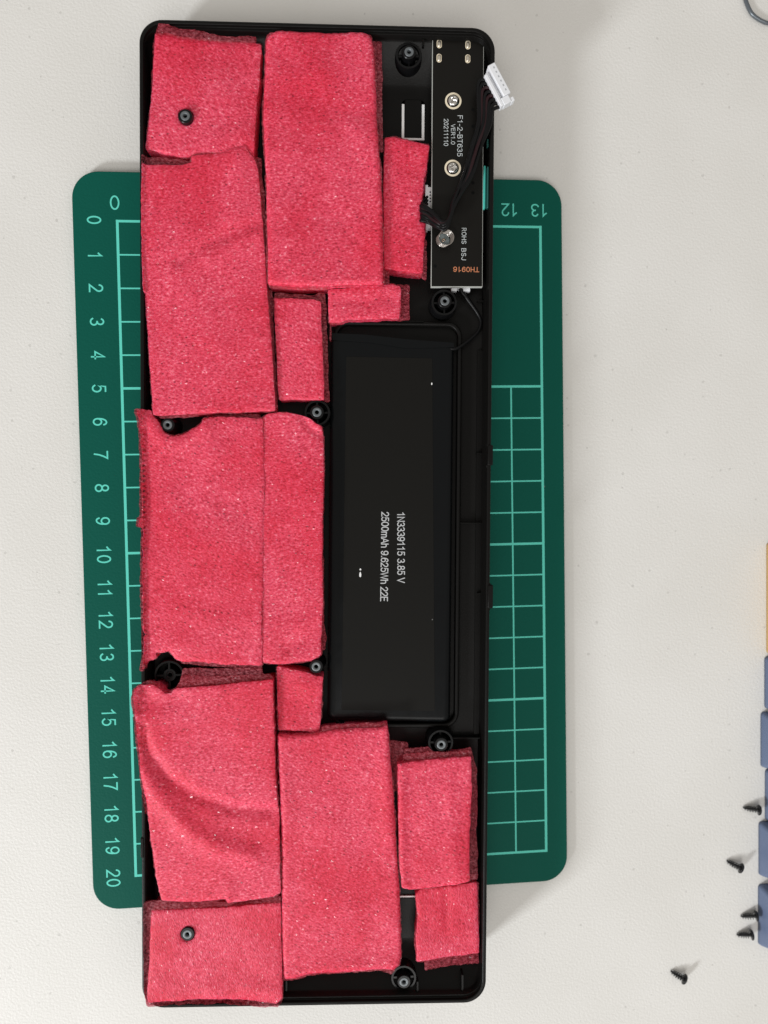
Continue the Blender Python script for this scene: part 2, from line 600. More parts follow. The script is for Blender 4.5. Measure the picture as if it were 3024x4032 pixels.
_six = [arc(.29, .31, .25, .31, 0, 360, 20), catmull([(.04, .33), (.06, .65), (.16, .9), (.31, 1), (.45, .95), (.52, .80)], 4)]
GLYPH = {   # single-stroke lettering: width, strokes
    '0': (.58, [arc(.29, .5, .26, .5, 0, 360, 24)]), '1': (.56, [[(.10, .76), (.24, .86), (.34, 1.0), (.34, 0)]]),
    '2': (.58, [arc(.285, .725, .245, .275, 172, -38) + [(.03, 0), (.56, 0)]]),
    '3': (.58, [arc(.275, .755, .22, .245, 155, -90), arc(.275, .255, .26, .255, 90, -158)]),
    '4': (.58, [[(.42, 0), (.42, 1), (.02, .28), (.57, .28)]]),
    '5': (.58, [[(.51, 1), (.14, 1), (.065, .49)] + arc(.28, .325, .265, .325, 135, -152)]),
    '6': (.58, _six), '7': (.58, [[(.03, 1), (.56, 1), (.40, .70), (.28, .36), (.22, 0)]]),
    '8': (.58, [arc(.29, .755, .215, .245, 0, 360, 18), arc(.29, .255, .26, .255, 0, 360, 18)]),
    '9': (.58, [[(.58 - p[0], 1 - p[1]) for p in q] for q in _six]),
    'F': (.56, [[(.05, 0), (.05, 1), (.54, 1)], [(.05, .52), (.48, .52)]]), 'E': (.60, [[(.57, 0), (.05, 0), (.05, 1), (.55, 1)], [(.05, .53), (.50, .53)]]),
    'B': (.62, [[(.05, 0), (.05, 1), (.32, 1)] + arc(.32, .765, .21, .235, 90, -90, 8) + [(.05, .53)], [(.32, .53)] + arc(.34, .265, .25, .265, 90, -90, 8) + [(.05, 0)]]),
    'T': (.60, [[(.0, 1), (.60, 1)], [(.30, 1), (.30, 0)]]), 'V': (.64, [[(.0, 1), (.32, 0), (.64, 1)]]), 'H': (.64, [[(.05, 0), (.05, 1)], [(.59, 0), (.59, 1)], [(.05, .53), (.59, .53)]]),
    'R': (.64, [[(.05, 0), (.05, 1), (.36, 1)] + arc(.36, .745, .22, .255, 90, -90, 8) + [(.05, .49)], [(.34, .49), (.61, 0)]]),
    'O': (.70, [arc(.35, .5, .31, .5, 0, 360, 24)]), 'S': (.60, [arc(.30, .745, .24, .255, 25, 262, 12) + arc(.30, .25, .26, .25, 84, -160, 12)]),
    'J': (.50, [[(.44, 1), (.44, .27)] + arc(.23, .26, .21, .26, 0, -172, 10)]), 'N': (.66, [[(.05, 0), (.05, 1), (.61, 0), (.61, 1)]]),
    'A': (.66, [[(.0, 0), (.33, 1), (.66, 0)], [(.12, .34), (.54, .34)]]), 'W': (.92, [[(.0, 1), (.22, 0), (.46, 1), (.70, 0), (.92, 1)]]),
    'm': (.80, [[(.05, 0), (.05, .72)], [(.05, .45)] + arc(.225, .52, .175, .20, 180, 0, 8) + [(.40, 0)], [(.40, .45)] + arc(.575, .52, .175, .20, 180, 0, 8) + [(.75, 0)]]),
    'h': (.54, [[(.05, 0), (.05, 1)], [(.05, .42)] + arc(.265, .48, .215, .24, 180, 0, 10) + [(.48, 0)]]),
    '-': (.36, [[(.03, .42), (.33, .42)]]), '.': (.20, [[(.06, .05), (.14, .05)]]), ' ': (.26, [])}


def text_vf(body, length, cap, space=1.0, weight=0.11):
    """flat stroke lettering, centred, reading along +x, scaled to the measured size"""
    strokes, x = [], 0.0
    for ch in body:
        w, st = GLYPH[ch]
        for q in st:
            strokes.append([(x + p[0], p[1]) for p in q])
        x += w + 0.13 * space
    allp = np.array([p for q in strokes for p in q])
    lo, hi = allp.min(0), allp.max(0)
    ph = cap - weight * cap
    sx = (length - weight * cap) / max(hi[0] - lo[0], 1e-3) if length else ph
    V, Fc = [], []
    hw = weight * cap / 2
    for si, q in enumerate(strokes):
        P = [np.array(((p[0] - (lo[0] + hi[0]) / 2) * sx, (p[1] - 0.5) * ph)) for p in q]
        P = [p for i, p in enumerate(P) if i == 0 or np.linalg.norm(p - P[i - 1]) > 1e-6]
        closed = np.linalg.norm(P[0] - P[-1]) < 1e-4
        if not closed:
            d0, d1 = P[0] - P[1], P[-1] - P[-2]
            P[0] = P[0] + d0 / np.linalg.norm(d0) * hw * 0.9
            P[-1] = P[-1] + d1 / np.linalg.norm(d1) * hw * 0.9
        n0 = len(V)
        m = len(P)
        for i in range(m):
            a = P[i - 1] if i > 0 else (P[-2] if closed else None)
            b = P[i + 1] if i < m - 1 else (P[1] if closed else None)
            da = (P[i] - a) / np.linalg.norm(P[i] - a) if a is not None else None
            db = (b - P[i]) / np.linalg.norm(b - P[i]) if b is not None else None
            if da is None: da = db
            if db is None: db = da
            t = da + db
            t = t / (np.linalg.norm(t) + 1e-9)
            nrm = np.array([-t[1], t[0]])
            k = 1.0 / max(0.45, abs(nrm @ np.array([-da[1], da[0]])))
            for sg in (1, -1):
                V.append((*(P[i] + nrm * hw * k * sg), 0.004 * si))
        for i in range(m - 1):
            Fc.append((n0 + 2 * i, n0 + 2 * i + 1, n0 + 2 * i + 3, n0 + 2 * i + 2))
    return V, Fc


def put_text(name, body, cx, cy, h, length, cap, rd, up, mat, parent, local, space=1.0, weight=0.11):
    v, f = text_vf(body, length, cap, space, weight)
    V = [(cx + a * rd[0] + b * up[0], cy + a * rd[1] + b * up[1], h + c * 0.3) for a, b, c in v]
    return mk(name, V, f, mat, parent, local=local)


for r in range(21):
    s_ = str(r)
    put_text("numeral", s_, -6.75, -10 * r + (0.25 if r < 1 else 0.0) - (0.3 if r >= 10 else 0), ZI, 1.2 if s_ == '1' else 0, 4.25, (0, -1), (1, 0), MT_INK, mat_t, False, 1.6)
put_text("numeral", "0", -0.6, 5.45, ZI, 2.8, 4.3, (1, 0), (0, 1), MT_INK, mat_t, False)
put_text("numeral", "12", 120, 5.2, ZI, 5.0, 4.0, (-1, 0), (0, -1), MT_INK, mat_t, False)
put_text("numeral", "13", 129.6, 5.2, ZI, 5.1, 4.0, (-1, 0), (0, -1), MT_INK, mat_t, False)

# ------------------------------------------------------------------ keyboard case
HU, HV = KW / 2, KL / 2
cas = thing("keyboard_case", K(0, 0, -10.4), "black plastic keyboard bottom case, open and packed with pink foam", "keyboard case")


def ring(i, h, n=12):
    iu, iv = i if isinstance(i, tuple) else (i, i)
    return [(u, v, h) for u, v in rrect(-HU + iu, HU - iu, -HV + iv, HV - iv, 6.6 - min(iv, 4.5) * 0.6, n)]


profile = [(2.2, -10.4), (0.8, -9.4), (0.15, -7.0), (0.0, -0.55), (0.1, -0.2), (0.35, 0.0), (0.95, 0.0), (1.12, -0.12), (1.2, -1.0),
           ((1.22, 1.35), -1.15), ((1.25, 1.95), -1.15), ((1.28, 2.1), -1.3), ((1.35, 2.3), -2.9), ((1.42, 2.9), -3.5), ((1.6, 12.5), -8.2), ((1.8, 13.6), -8.65), ((2.3, 15.0), FLOOR)]
rg = [ring(i, h) for i, h in profile]


def level(r_, z):
    """bring a ring of the sloping case down to a level height above the table"""
    return [(u, v, (z - K(u, v, 0)[2]) / EZ[2]) for u, v, _ in r_]


rg[0] = level(rg[0], MAT_T + 0.3)
rg[1] = level(rg[1], MAT_T + 1.3)
Vc, Fc_ = rings_vf(rg, False, False)
nring = len(rg[0])


def px_rect(x0, y0, x1, y1, h):
    a, b = UV(x0, y0, h), UV(x1, y1, h)
    return min(a[0], b[0]), max(a[0], b[0]), min(a[1], b[1]), max(a[1], b[1])


# two openings in the floor where the flip feet fold out
FEET = [px_rect(1582, 395, 1670, 556, FLOOR), px_rect(1560, 3524, 1652, 3690, FLOOR)]


def plate_with_holes(outer, holes, h, flip=False):
    pts = [Vector((p[0], p[1])) for p in outer]
    edges = [(i, (i + 1) % len(outer)) for i in range(len(outer))]
    for hl in holes:
        n0 = len(pts)
        pts += [Vector(p) for p in hl]
        edges += [(n0 + i, n0 + (i + 1) % len(hl)) for i in range(len(hl))]
    vo, eo, fo, _, _, _ = delaunay_2d_cdt(pts, edges, [], 0, 1e-6)
    out = []
    for f in fo:
        c = sum((vo[i] for i in f), Vector((0, 0))) / len(f)
        if inside(c, outer) and not any(inside(c, hl) for hl in holes):
            out.append(tuple(f))
    return [(p.x, p.y, h) for p in vo], out


def inside(p, poly):
    x, y = p[0], p[1]
    c = False
    n = len(poly)
    for i in range(n):
        xa, ya = poly[i][0], poly[i][1]
        xb, yb = poly[i - 1][0], poly[i - 1][1]
        if (ya > y) != (yb > y) and x < (xb - xa) * (y - ya) / (yb - ya) + xa:
            c = not c
    return c


hole_loops = [rrect(a, b, c, d, 1.0, 4) for a, b, c, d in FEET]
parts_vf = [(Vc, Fc_), plate_with_holes(rg[-1], hole_loops, FLOOR), (list(rg[0]), [tuple(range(nring))])]
for hl in hole_loops:
    parts_vf.append(rings_vf([[(u, v, FLOOR) for u, v in hl], [(u, v, -10.4) for u, v in hl]], False, True))
shell = mk("shell", *join(*parts_vf), MT_CASE, cas, local=True, smooth=True)
bmw = bmesh.new(); bmw.from_mesh(shell.data)
bmesh.ops.remove_doubles(bmw, verts=bmw.verts, dist=1e-6)
bmesh.ops.recalc_face_normals(bmw, faces=bmw.faces)
bmw.to_mesh(shell.data); bmw.free()
shell.data.set_sharp_from_angle(angle=math.radians(38))

# flip feet seen from inside, standing in their openings
for (a, b, c, d), gap, top_open in ((FEET[0], 0.62, True), (FEET[1], 0.55, False)):
    if top_open:
        q = (a + gap + 0.15, b - gap - 0.2, c + gap, d - 0.02)
    else:
        q = (a + gap, b - gap, c + 0.02, d - 0.5)
    o = mk("flip_foot", *rings_vf([[(u, v, -10.6) for u, v in rrect(*q, 0.6, 4)], [(u, v, -8.3) for u, v in rrect(*q, 0.6, 4)],
                                   [(u, v, -8.1) for u, v in rrect(q[0] + .2, q[1] - .2, q[2] + .2, q[3] - .2, 0.5, 4)]]), MT_CASE, cas, local=True)
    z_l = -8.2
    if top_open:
        gap_boxes = [box_vf(a + .02, q[0] - .03, c + .02, d - 1.4, -10.3, z_l), box_vf(q[1] + .03, b - .02, c + .02, d - 1.4, -10.3, z_l), box_vf(q[0] - .02, q[1] + .02, c + .02, q[2] - .03, -10.3, z_l)]
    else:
        gap_boxes = [box_vf(a + .1, b - .1, q[3] + .05, d - .02, -10.3, z_l)]
    mk("lit_gap_strip", *join(*gap_boxes), MT_LIT_GAP, cas, local=True)  # white strip added in place of the lit table showing through the gap

# screw bosses
BOSS = [(729, 456, 3), (1611, 204, 1), (1752, 1185, 1), (1248, 1623, 1), (660, 1673, 0), (668, 2658, 2), (1245, 2625, 0), (1738, 2932, 1), (738, 3679, 3), (1591, 3867, 1)]
for bx, by, kind in BOSS:
    top = {0: -1.2, 1: -1.4, 2: -5.2, 3: 0.6}[kind]
    cu, cv = UV(bx, by, top)
    tubep = [(2.7, FLOOR), (2.35, FLOOR + 1.5), (2.0, top - 0.15), (1.85, top), (1.15, top), (1.15, top - 0.25), (0.62, top - 0.45), (0.62, top - 4.0)]
    vfs = [lathe_vf(cu, cv, tubep, 28, True, True)]
    if kind in (1, 2):
        rc = 3.75 if kind == 1 else 4.4
        ct = top - 1.9 if kind == 1 else top + 0.6
        vfs.append(lathe_vf(cu, cv, [(rc + 0.5, FLOOR), (rc + 0.1, ct - 0.2), (rc, ct), (rc - 0.55, ct), (rc - 0.65, ct - 0.2), (rc - 0.5, FLOOR + 0.1)], 36, False, False))
        for k in range(4):
            an = math.radians(90 * k + 2)
            ca, sa = math.cos(an), math.sin(an)
            v, f = box_vf(1.7, rc - 0.4, -0.28, 0.28, FLOOR, ct - 0.5 if kind == 1 else ct - 0.3)
            vfs.append(([(cu + x * ca - y * sa, cv + x * sa + y * ca, z) for x, y, z in v], f))
    bo = mk("screw_boss", *join(*vfs), MT_BOSS, cas, local=True, smooth=True, origin=K(cu, cv, FLOOR))
    bo.data.set_sharp_from_angle(angle=math.radians(35))
    if kind != 2:
        ins = mk("threaded_insert", *lathe_vf(cu, cv, [(1.35, top - 0.3), (1.35, top + 0.07), (1.22, top + 0.12), (0.72, top + 0.12), (0.60, top + 0.02), (0.60, top - 1.8)], 28, False, False),
                 MT_INSERT, bo, local=True, smooth=True)
    else:
        mk("threaded_insert", *lathe_vf(cu, cv, [(1.15, top - 0.3), (1.15, top + 0.05), (0.75, top + 0.08), (0.65, top - 1.5)], 24, False, False), MT_BOSS, bo, local=True, smooth=True)
    mk("bore", *lathe_vf(cu, cv, [(0.60, top - 1.7), (0.58, top - 1.2)], 20, True, False), MT_BORE, bo, local=True)


def kbox(name, px0, py0, px1, py1, h0, h1, mat=MT_CASE, parent=cas, bev=0.0):
    a, b, c, d = px_rect(px0, py0, px1, py1, h1)
    o = mk(name, *box_vf(a, b, c, d, h0, h1), mat, parent, local=True)
    if bev: bevel(o, bev)
    return o


# stiffening ribs along the walls
for r_ in [(1641, 3866, 1647, 3930), (1818, 3840, 1824, 3925), (1125, 3863, 1131, 3902), (1664, 132, 1671, 178),
           (1806, 2058, 1910, 2062), (1880, 2335, 1915, 2339), (1876, 1784, 1915, 1788), (1880, 1183, 1912, 1187), (1720, 2905, 1915, 2909)]:
    up_down = abs(r_[3] - r_[1]) > abs(r_[2] - r_[0])
    hh = -2.2 if up_down else (-6.6 if r_[1] > 1000 else -1.3)
    kbox("rib", *r_, FLOOR - 0.05, hh)
# snap hooks on the rear wall
for (a, b) in ((1752, 1832), (2304, 2396)):
    kbox("snap_hook", 1921, a, 1941, b, -4.5, 0.5, bev=0.25)
    kbox("snap_hook", 1917, a - 8, 1932, a + 5, -3, -0.2, bev=0.2)
    kbox("snap_hook", 1915, b - 3, 1930, b + 8, -3, -0.2, bev=0.2)
kbox("snap_hook", 553, 3300, 566, 3378, -4, 0.25, bev=0.2)

# battery tray: a low rounded kerb moulded in the floor
tray_px = (1312, 1262, 1806, 2862)
ta, tbb, tc, td = px_rect(*tray_px, -7.4)
def trr(i, h):
    return [(u, v, h) for u, v in rrect(ta + i, tbb - i, tc + i, td - i, 4.6 - i, 8)]
mk("battery_tray_kerb", *rings_vf([trr(0, FLOOR), trr(0.1, -6.7), trr(0.35, -6.4), trr(1.1, -6.4), trr(1.35, -6.6), trr(1.45, FLOOR)], False, False), MT_CASE, cas, local=True, smooth=True)
kbox("tray_lip", 1345, 1258, 1670, 1266, -7, -5.6, bev=0.15)
kbox("floor_rail", 1880, 1380, 1886, 2890, FLOOR - 0.05, -7.9)
# teal slide-switch windows in the rear wall
for (a, b) in ((404, 440), (446, 470), (650, 822)):
    o = kbox("window_and_reflection", 1905, a, 1912.5, b, -3.6, -1.9, MT_TEAL, bev=0.35)
for (a, b) in ((494, 522), (546, 578), (655, 818)):  # darker bars standing in for the windows' dim reflection in the wall
    o = kbox("window_and_reflection", 1918, a, 1924, b, -2.6, -1.1, MT_TEAL_REFL, bev=0.2)

# ------------------------------------------------------------------ battery
BT = -5.2
bat = thing("battery", K(*UV(1550, 2090, FLOOR), FLOOR), "flat black rectangular battery pack with grey printed rating", "battery")
# its outline is a slightly crooked quadrilateral with a rounded film edge
bq = [UV(1303, 1318, BT), UV(1788, 1350, BT), UV(1773, 2846, BT), UV(1288, 2838, BT)]


def quad_round(q, inset, r, n=6):
    c = np.mean(np.array(q), 0)
    q2 = []
    Q = [np.array(p) for p in q]
    for i in range(4):
        p, a, b = Q[i], Q[i - 1], Q[(i + 1) % 4]
        da, db = (a - p) / np.linalg.norm(a - p), (b - p) / np.linalg.norm(b - p)
        p2 = p + (da + db) * inset
        rr_ = max(r - inset * 0.5, 0.1)
        s, e = p2 + da * rr_, p2 + db * rr_
        for k in range(n + 1):
            t = k / n
            q2.append(tuple((1 - t) ** 2 * s + 2 * t * (1 - t) * p2 + t * t * e))
    return q2


br = [[(u, v, h) for u, v in quad_round(bq, i, 2.2)] for i, h in ((0.5, FLOOR), (0.1, FLOOR + 0.8), (0.0, BT - 1.2), (0.25, BT - 0.45), (0.8, BT - 0.08), (1.6, BT))]
mk("cell", *rings_vf(br), MT_BATT, bat, local=True, smooth=True)
lq = [UV(1363, 1404, BT + .05), UV(1702, 1411, BT + .05), UV(1712, 2800, BT + .05), UV(1345, 2796, BT + .05)]
mk("label_film", *rings_vf([[(u, v, BT + 0.005) for u, v in quad_round(lq, 0, .4)], [(u, v, BT + 0.07) for u, v in quad_round(lq, 0.03, .4)]]), MT_LABEL, bat, local=True)
# folded film flap over the top edge of the cell
fl = [UV(1306, 1312, BT + .1), UV(1440, 1318, BT + .1), UV(1600, 1336, BT + .1), UV(1786, 1350, BT + .1), UV(1788, 1368, BT + .1), UV(1600, 1372, BT + .1), UV(1460, 1350, BT + .1), UV(1310, 1340, BT + .1)]
mk("film_fold", *rings_vf([[(u, v, BT - 0.3) for u, v in fl], [(u, v, BT + 0.22) for u, v in fl]]), MT_BATT, bat, local=True)
cu, cv = UV(1579, 2157, BT + .1)
pl = lambda a, b: np.linalg.norm(np.array(UV(1550, a, BT)) - np.array(UV(1550, b, BT)))
put_text("printed_text", "1N3339115 3.85 V", cu, cv, BT + 0.11, pl(2018, 2296), 2.32, (0.008, -1), (1, 0.008), MT_PRINT, bat, True, 0.8, 0.125)
cu, cv = UV(1514.5, 2192, BT + .1)
put_text("printed_text", "2500mAh 9.625Wh 22E", cu, cv, BT + 0.11, pl(2016, 2368), 2.32, (-0.008, -1), (1, -0.008), MT_PRINT, bat, True, 0.8, 0.125)
for (x, y, rx, ry) in ((1419, 2242, 3.5, 4), (1418.5, 2262, 4, 11), (1700, 1511, 2.5, 5)):  # small white specks on the battery
    u, v = UV(x, y, BT + .1)
    w = 1 / 13.2
    mk("white_speck", [(u + rx * w * math.cos(t * .7854) * (1 - 0.3 * math.sin(t * .7854)), v + ry * w * math.sin(t * .7854), BT + 0.12) for t in range(8)], [tuple(range(8))], MT_SPECK, bat, local=True)
# two-core lead from the cell to the board
lead = [K(*UVH(1772, 1372, -5.6)), K(*UVH(1800, 1371, -5.8)), K(*UVH(1850, 1338, -6.8)), K(*UVH(1883, 1305, -7.2)), K(*UVH(1894, 1270, -7.2)), K(*UVH(1885, 1240, -7)), K(*UVH(1862, 1205, -6.4)),
        K(*UVH(1836, 1170, -5.8)), K(*UVH(1818, 1146, -5.4)), K(*UVH(1812, 1120, -5.2))]
mk("lead", *tube_vf(catmull(lead, 8), lambda t: 0.50 + 0.25 * max(0, (t - 0.5)) * 2, 10, 0.8), MT_WIRE, bat, smooth=True)

# ------------------------------------------------------------------ circuit board
PT = -2.9
pcb = thing("circuit_board", K(*UV(1800, 640, FLOOR), FLOOR), "narrow black circuit board with white print beside the foam", "circuit board")
pq = [UV(1703, 152, PT), UV(1905, 158, PT), UV(1899.6, 1129, PT), UV(1697.5, 1129, PT)]
mk("substrate", *rings_vf([[(u, v, PT - 1.6) for u, v in pq], [(u, v, PT - 0.05) for u, v in pq]]), MT_PCBEDGE, pcb, local=True)
mk("solder_mask", *rings_vf([[(u, v, PT - 0.05) for u, v in quad_round(pq, 0.12, 0.1, 2)], [(u, v, PT) for u, v in quad_round(pq, 0.13, 0.1, 2)]]), MT_PCB, pcb, local=True)
for v_ in (0.25, 0.75):    # posts that carry the board
    cu, cv = (pq[0][0] + pq[1][0]) / 2, pq[0][1] + (pq[3][1] - pq[0][1]) * (0.2 if v_ < .5 else 0.7)
    mk("standoff", *lathe_vf(cu, cv, [(2.4, FLOOR), (2.2, PT - 1.6)], 16), MT_CASE, pcb, local=True)


def stadium(cx, cy, w, l, n=8):
    return rrect(cx - w / 2, cx + w / 2, cy - l / 2, cy + l / 2, w / 2 - 0.01, n)


for (x, y) in ((1729.6, 173), (1729, 229), (1842.5, 177.4), (1841.8, 231.7)):
    u, v = UV(x, y, PT)
    pad = mk("solder_pad", *rings_vf([[(a, b, PT) for a, b in stadium(u, v, 1.5, 2.5)], [(a, b, PT + 0.04) for a, b in stadium(u, v, 1.5, 2.5)]]), MT_GOLD, pcb, local=True)
    mk("solder_dome", *rings_vf([[(a, b, PT + .03) for a, b in stadium(u, v, 1.15, 2.0)], [(a, b, PT + .25) for a, b in stadium(u, v, .95, 1.75)], [(a, b, PT + .38) for a, b in stadium(u, v, .5, 1.1)]]), MT_SOLDER, pad, local=True, smooth=True)


def phillips_vf(cu, cv, h0, rad, rot):
    V, Fc = [], []
    nr, na = 16, 64
    for i in range(nr + 1):
        r = rad * i / nr
        for k in range(na):
            a = 2 * math.pi * k / na
            x, y = r * math.cos(a + rot), r * math.sin(a + rot)
            h = h0 + 0.75 * math.sqrt(max(0, 1 - (r / rad) ** 2 * 0.93)) + 0.0
            arm = min(abs(x), abs(y))
            if r < rad * 0.72:
                dpt = max(0.0, 1 - arm / (0.20 * rad)) ** 0.5
                core = max(0.0, 1 - r / (0.45 * rad))
                h -= 0.55 * max(dpt, core) * (1 - (r / (rad * 0.72)) ** 3)
            V.append((cu + r * math.cos(a), cv + r * math.sin(a), h))
    for i in range(nr):
        for k in range(na):
            k2 = (k + 1) % na
            Fc.append((i * na + k, i * na + k2, (i + 1) * na + k2, (i + 1) * na + k))
    return V, Fc


for (x, y, rt) in ((1784.6, 397.5, 0.5), (1782.5, 662, 0.1)):
    u, v = UV(x, y, PT)
    rg_ = mk("gold_ring", *lathe_vf(u, v, [(2.42, PT), (2.42, PT + .05), (1.85, PT + .05), (1.85, PT)], 40, False, False), MT_GOLD, pcb, local=True)
    sc = mk("screw", *join(lathe_vf(u, v, [(1.8, PT + 0.02), (1.80, PT + 0.05), (1.45, PT + 0.1)], 40, False, False)), MT_PCB, pcb, local=True)
    mk("screw_head", *phillips_vf(u, v, PT + 0.15, 1.55, rt), MT_STEEL, sc, local=True, smooth=True)
dn, rt_ = (0, -1), (1, 0)
pxl = 1 / 13.35
for body, x, y, ln, cap, d_, u_, m_, sp in (("F1-2-BT635", 1811, 535.5, 159, 20.5, dn, rt_, MT_SILK, 1.1), ("VER1.0", 1784, 529, 79, 16.5, dn, rt_, MT_SILK, 1.1), ("20211110", 1756.5, 521.5, 105, 18, dn, rt_, MT_SILK, 1.1),
                                            ("ROHS", 1827, 929, 62, 18.5, dn, rt_, MT_SILK, 1.3), ("BSJ", 1826, 1001, 46, 18.5, dn, rt_, MT_SILK, 1.3), ("TH0916", 1836, 1061, 103, 20.5, (-1, 0), (0, -1), MT_ORANGE, 1.3)):
    u, v = UV(x, y, PT)
    put_text("printed_text", body, u, v, PT + 0.03, ln * pxl, cap * pxl, d_, u_, m_, pcb, True, sp, 0.15 if m_ is MT_ORANGE else 0.105)
for (x, y) in ((1862, 431), (1862, 497.5), (1862, 720), (1862, 759), (1713, 1048)):
    u, v = UV(x, y, PT)
    mk("via_hole", *lathe_vf(u, v, [(0.5, PT + 0.01), (0.42, PT + 0.04), (0.35, PT + 0.02)], 16, False, True), MT_BORE, pcb, local=True)
# white sockets soldered under the board
a, b, c, d = px_rect(1675, 738, 1706, 900, PT - 2.2)
vf = join(box_vf(a, b, c, d, PT - 4.2, PT - 1.9), box_vf(a, a + 0.75, d, d + 0.0 + 0.6, PT - 4.0, PT - 1.9), box_vf(a, a + 0.75, c - 0.6, c, PT - 4.0, PT - 1.9))
sk = mk("socket", *vf, MT_WHITE, pcb, local=True)
for y in (756, 768, 781, 793):
    u, v = UV(1694, y, PT - 1.8)
    mk("pin", *box_vf(u - .2, u + .2, v - .2, v + .2, PT - 2.0, PT - 1.84), MT_BORE, sk, local=True)
a, b, c, d = px_rect(1777, 1118, 1850, 1148, PT - 2.4)
mk("socket", *join(box_vf(a, b, c + 0.7, d, PT - 4.6, PT - 2.0), box_vf(a, a + 1.6, c, c + .7, PT - 4.2, PT - 2.0), box_vf(b - 2.0, b, c, c + .7, PT - 4.2, PT - 2.0)), MT_WHITE, pcb, local=True)
# coil spring contact
bu, bv = UV(1744, 947, PT)
tu, tv = UV(1759, 934, PT + 4.2)
path = []
N = 200
for k in range(N + 1):
    t = k / N
    an = 2 * math.pi * 4.4 * t + 0.5
    rad = 2.05 + 0.12 * t
    path.append(K(bu + (tu - bu) * t + rad * math.cos(an), bv + (tv - bv) * t + rad * math.sin(an), PT + 0.25 + 4.0 * t))
mk("spring", *tube_vf(path, 0.15, 8), MT_SPRING, pcb, smooth=True)
pd = mk("spring_pad", *lathe_vf(bu, bv, [(1.95, PT), (1.95, PT + .06)], 28), simple("pad_grey", (0.16, 0.19, 0.19), 0.5), pcb, local=True)
hook = [K(bu + (0.6 - 0.09 * k) * math.cos(k * .8), bv - 0.2 + (0.6 - 0.06 * k) * math.sin(k * .8), PT + 0.3 + 0.06 * k) for k in range(8)]
mk("spring_tail", *tube_vf(catmull(hook, 4), 0.16, 8), simple("spring_tail_copper", (0.62, 0.45, 0.32), 0.3, metal=1.0), pcb, smooth=True)

# ------------------------------------------------------------------ wire harness with white plug
har = thing("wire_harness", K(*UV(1900, 500, 0.5), 0.5), "bundle of thin black wires ending in a white plug over the case edge", "wire harness")
# plug frame
A0, A1 = K(*UVH(1936, 262, 2.0)), K(*UVH(2012, 404, 2.0))
pa = (A1 - A0) / np.linalg.norm(A1 - A0)
pc = EZ - pa * (EZ @ pa)
pc /= np.linalg.norm(pc)
pb = np.cross(pc, pa)           # towards the right side of the travel direction
pb = -pb if (pb @ EX) > 0 else pb
Bmid = (K(*UVH(1921, 268, 2.0)) - A0)


def plug_box(a0, a1, b0, b1, c0, c1):
    v, f = box_vf(a0, a1, b0, b1, c0, c1)
    return [tuple(A0 + pa * x + pb * y + pc * z) for x, y, z in v], f


o = mk("plug", *join(plug_box(0, 9.6, -0.6, 1.65, -1.6, 1.9), plug_box(0.9, 11.0, 1.66, 2.6, -1.6, 0.2), plug_box(1.6, 11.6, 2.61, 3.6, -1.6, 1.4), plug_box(9.61, 11.8, 0.2, 2.6, -1.5, 1.5), plug_box(10.6, 11.9, -0.9, 0.19, -1.4, 1.3)),
       MT_WHITE, har)
bevel(o, 0.18, 2)
for k in range(6):
    mk("contact_slot", *plug_box(1.0 + 1.4 * k, 1.55 + 1.4 * k, 0.15, 0.55, 1.88, 1.93), simple("slot_grey", (0.40, 0.41, 0.43), 0.6) if k == 0 else bpy.data.materials["slot_grey"], o)
NW = 8
for k in range(NW):
    s = k / (NW - 1) - 0.5
    jit = lambda a: random.uniform(-a, a)
    exit_ = A0 + pa * (2.4 + 8.6 * (k / (NW - 1))) + pb * 3.4 + pc * (-0.2)
    out_ = exit_ + pb * 2.2 - pc * 0.2 + EX * jit(.2)
    # socket -> loop left over the foam edge -> back across the board above the coil -> up to the plug
    pts = [K(*UVH(1684, 775 + 14 * k, -5.2)), K(*UVH(1664 + jit(3), 796 + 11 * k, -4.4)), K(*UVH(1660 + jit(4), 802 + 9.5 * k, -2.2 + 0.2 * k)),
           K(*UVH(1690 + jit(3), 822 + 8 * k, -0.4 + jit(.3))), K(*UVH(1722 + 3 * s, 850 + 6.5 * k, 0.8 + jit(.4))), K(*UVH(1752 + 14 * s, 872 + 4 * k, 1.6 + jit(.5))),
           K(*UVH(1778 + 18 * s, 858 - 6 * k, 1.8 + jit(.5))), K(*UVH(1800 + 30 * s, 790 - 4 * k, 1.4 + jit(.5))), K(*UVH(1842 + 34 * s, 690, 1.0 + jit(.5))),
           K(*UVH(1875 + 38 * s, 580, 0.9 + jit(.5))), K(*UVH(1906 + 46 * s, 485 + 20 * s, 1.1 + jit(.3))), out_, exit_]
    mk("wire", *tube_vf(catmull(pts, 7), 0.52, 8), MT_WIRE_RED if k in (2, 4) else MT_WIRE, har, smooth=True)

# ------------------------------------------------------------------ pink foam
def zf(s, x0, y0, sc):
    """points measured in an enlarged crop -> photo pixels"""
    return [(x0 + a / sc, y0 + b / sc) for a, b in s]


c1 = lambda s: zf(s, 500, 40, 2.074)
c2 = lambda s: zf(s, 1000, 40, 2.074)
c4 = lambda s: zf(s, 1500, 600, 2.765)
c5 = lambda s: zf(s, 1000, 1000, 2.765)
c6 = lambda s: zf(s, 500, 600, 2.011)
cg = lambda s: zf(s, 500, 1550, 1.9235)
cj = lambda s: zf(s, 500, 2500, 2.074)
ck = lambda s: zf(s, 500, 3200, 2.074)
cl = lambda s: zf(s, 1050, 2700, 2.552)
cb = lambda s: zf(s, 1050, 3400, 1.746)
cm = lambda s: zf(s, 1450, 2800, 2.011)
ce = lambda s: zf(s, 1250, 1100, 2.212)


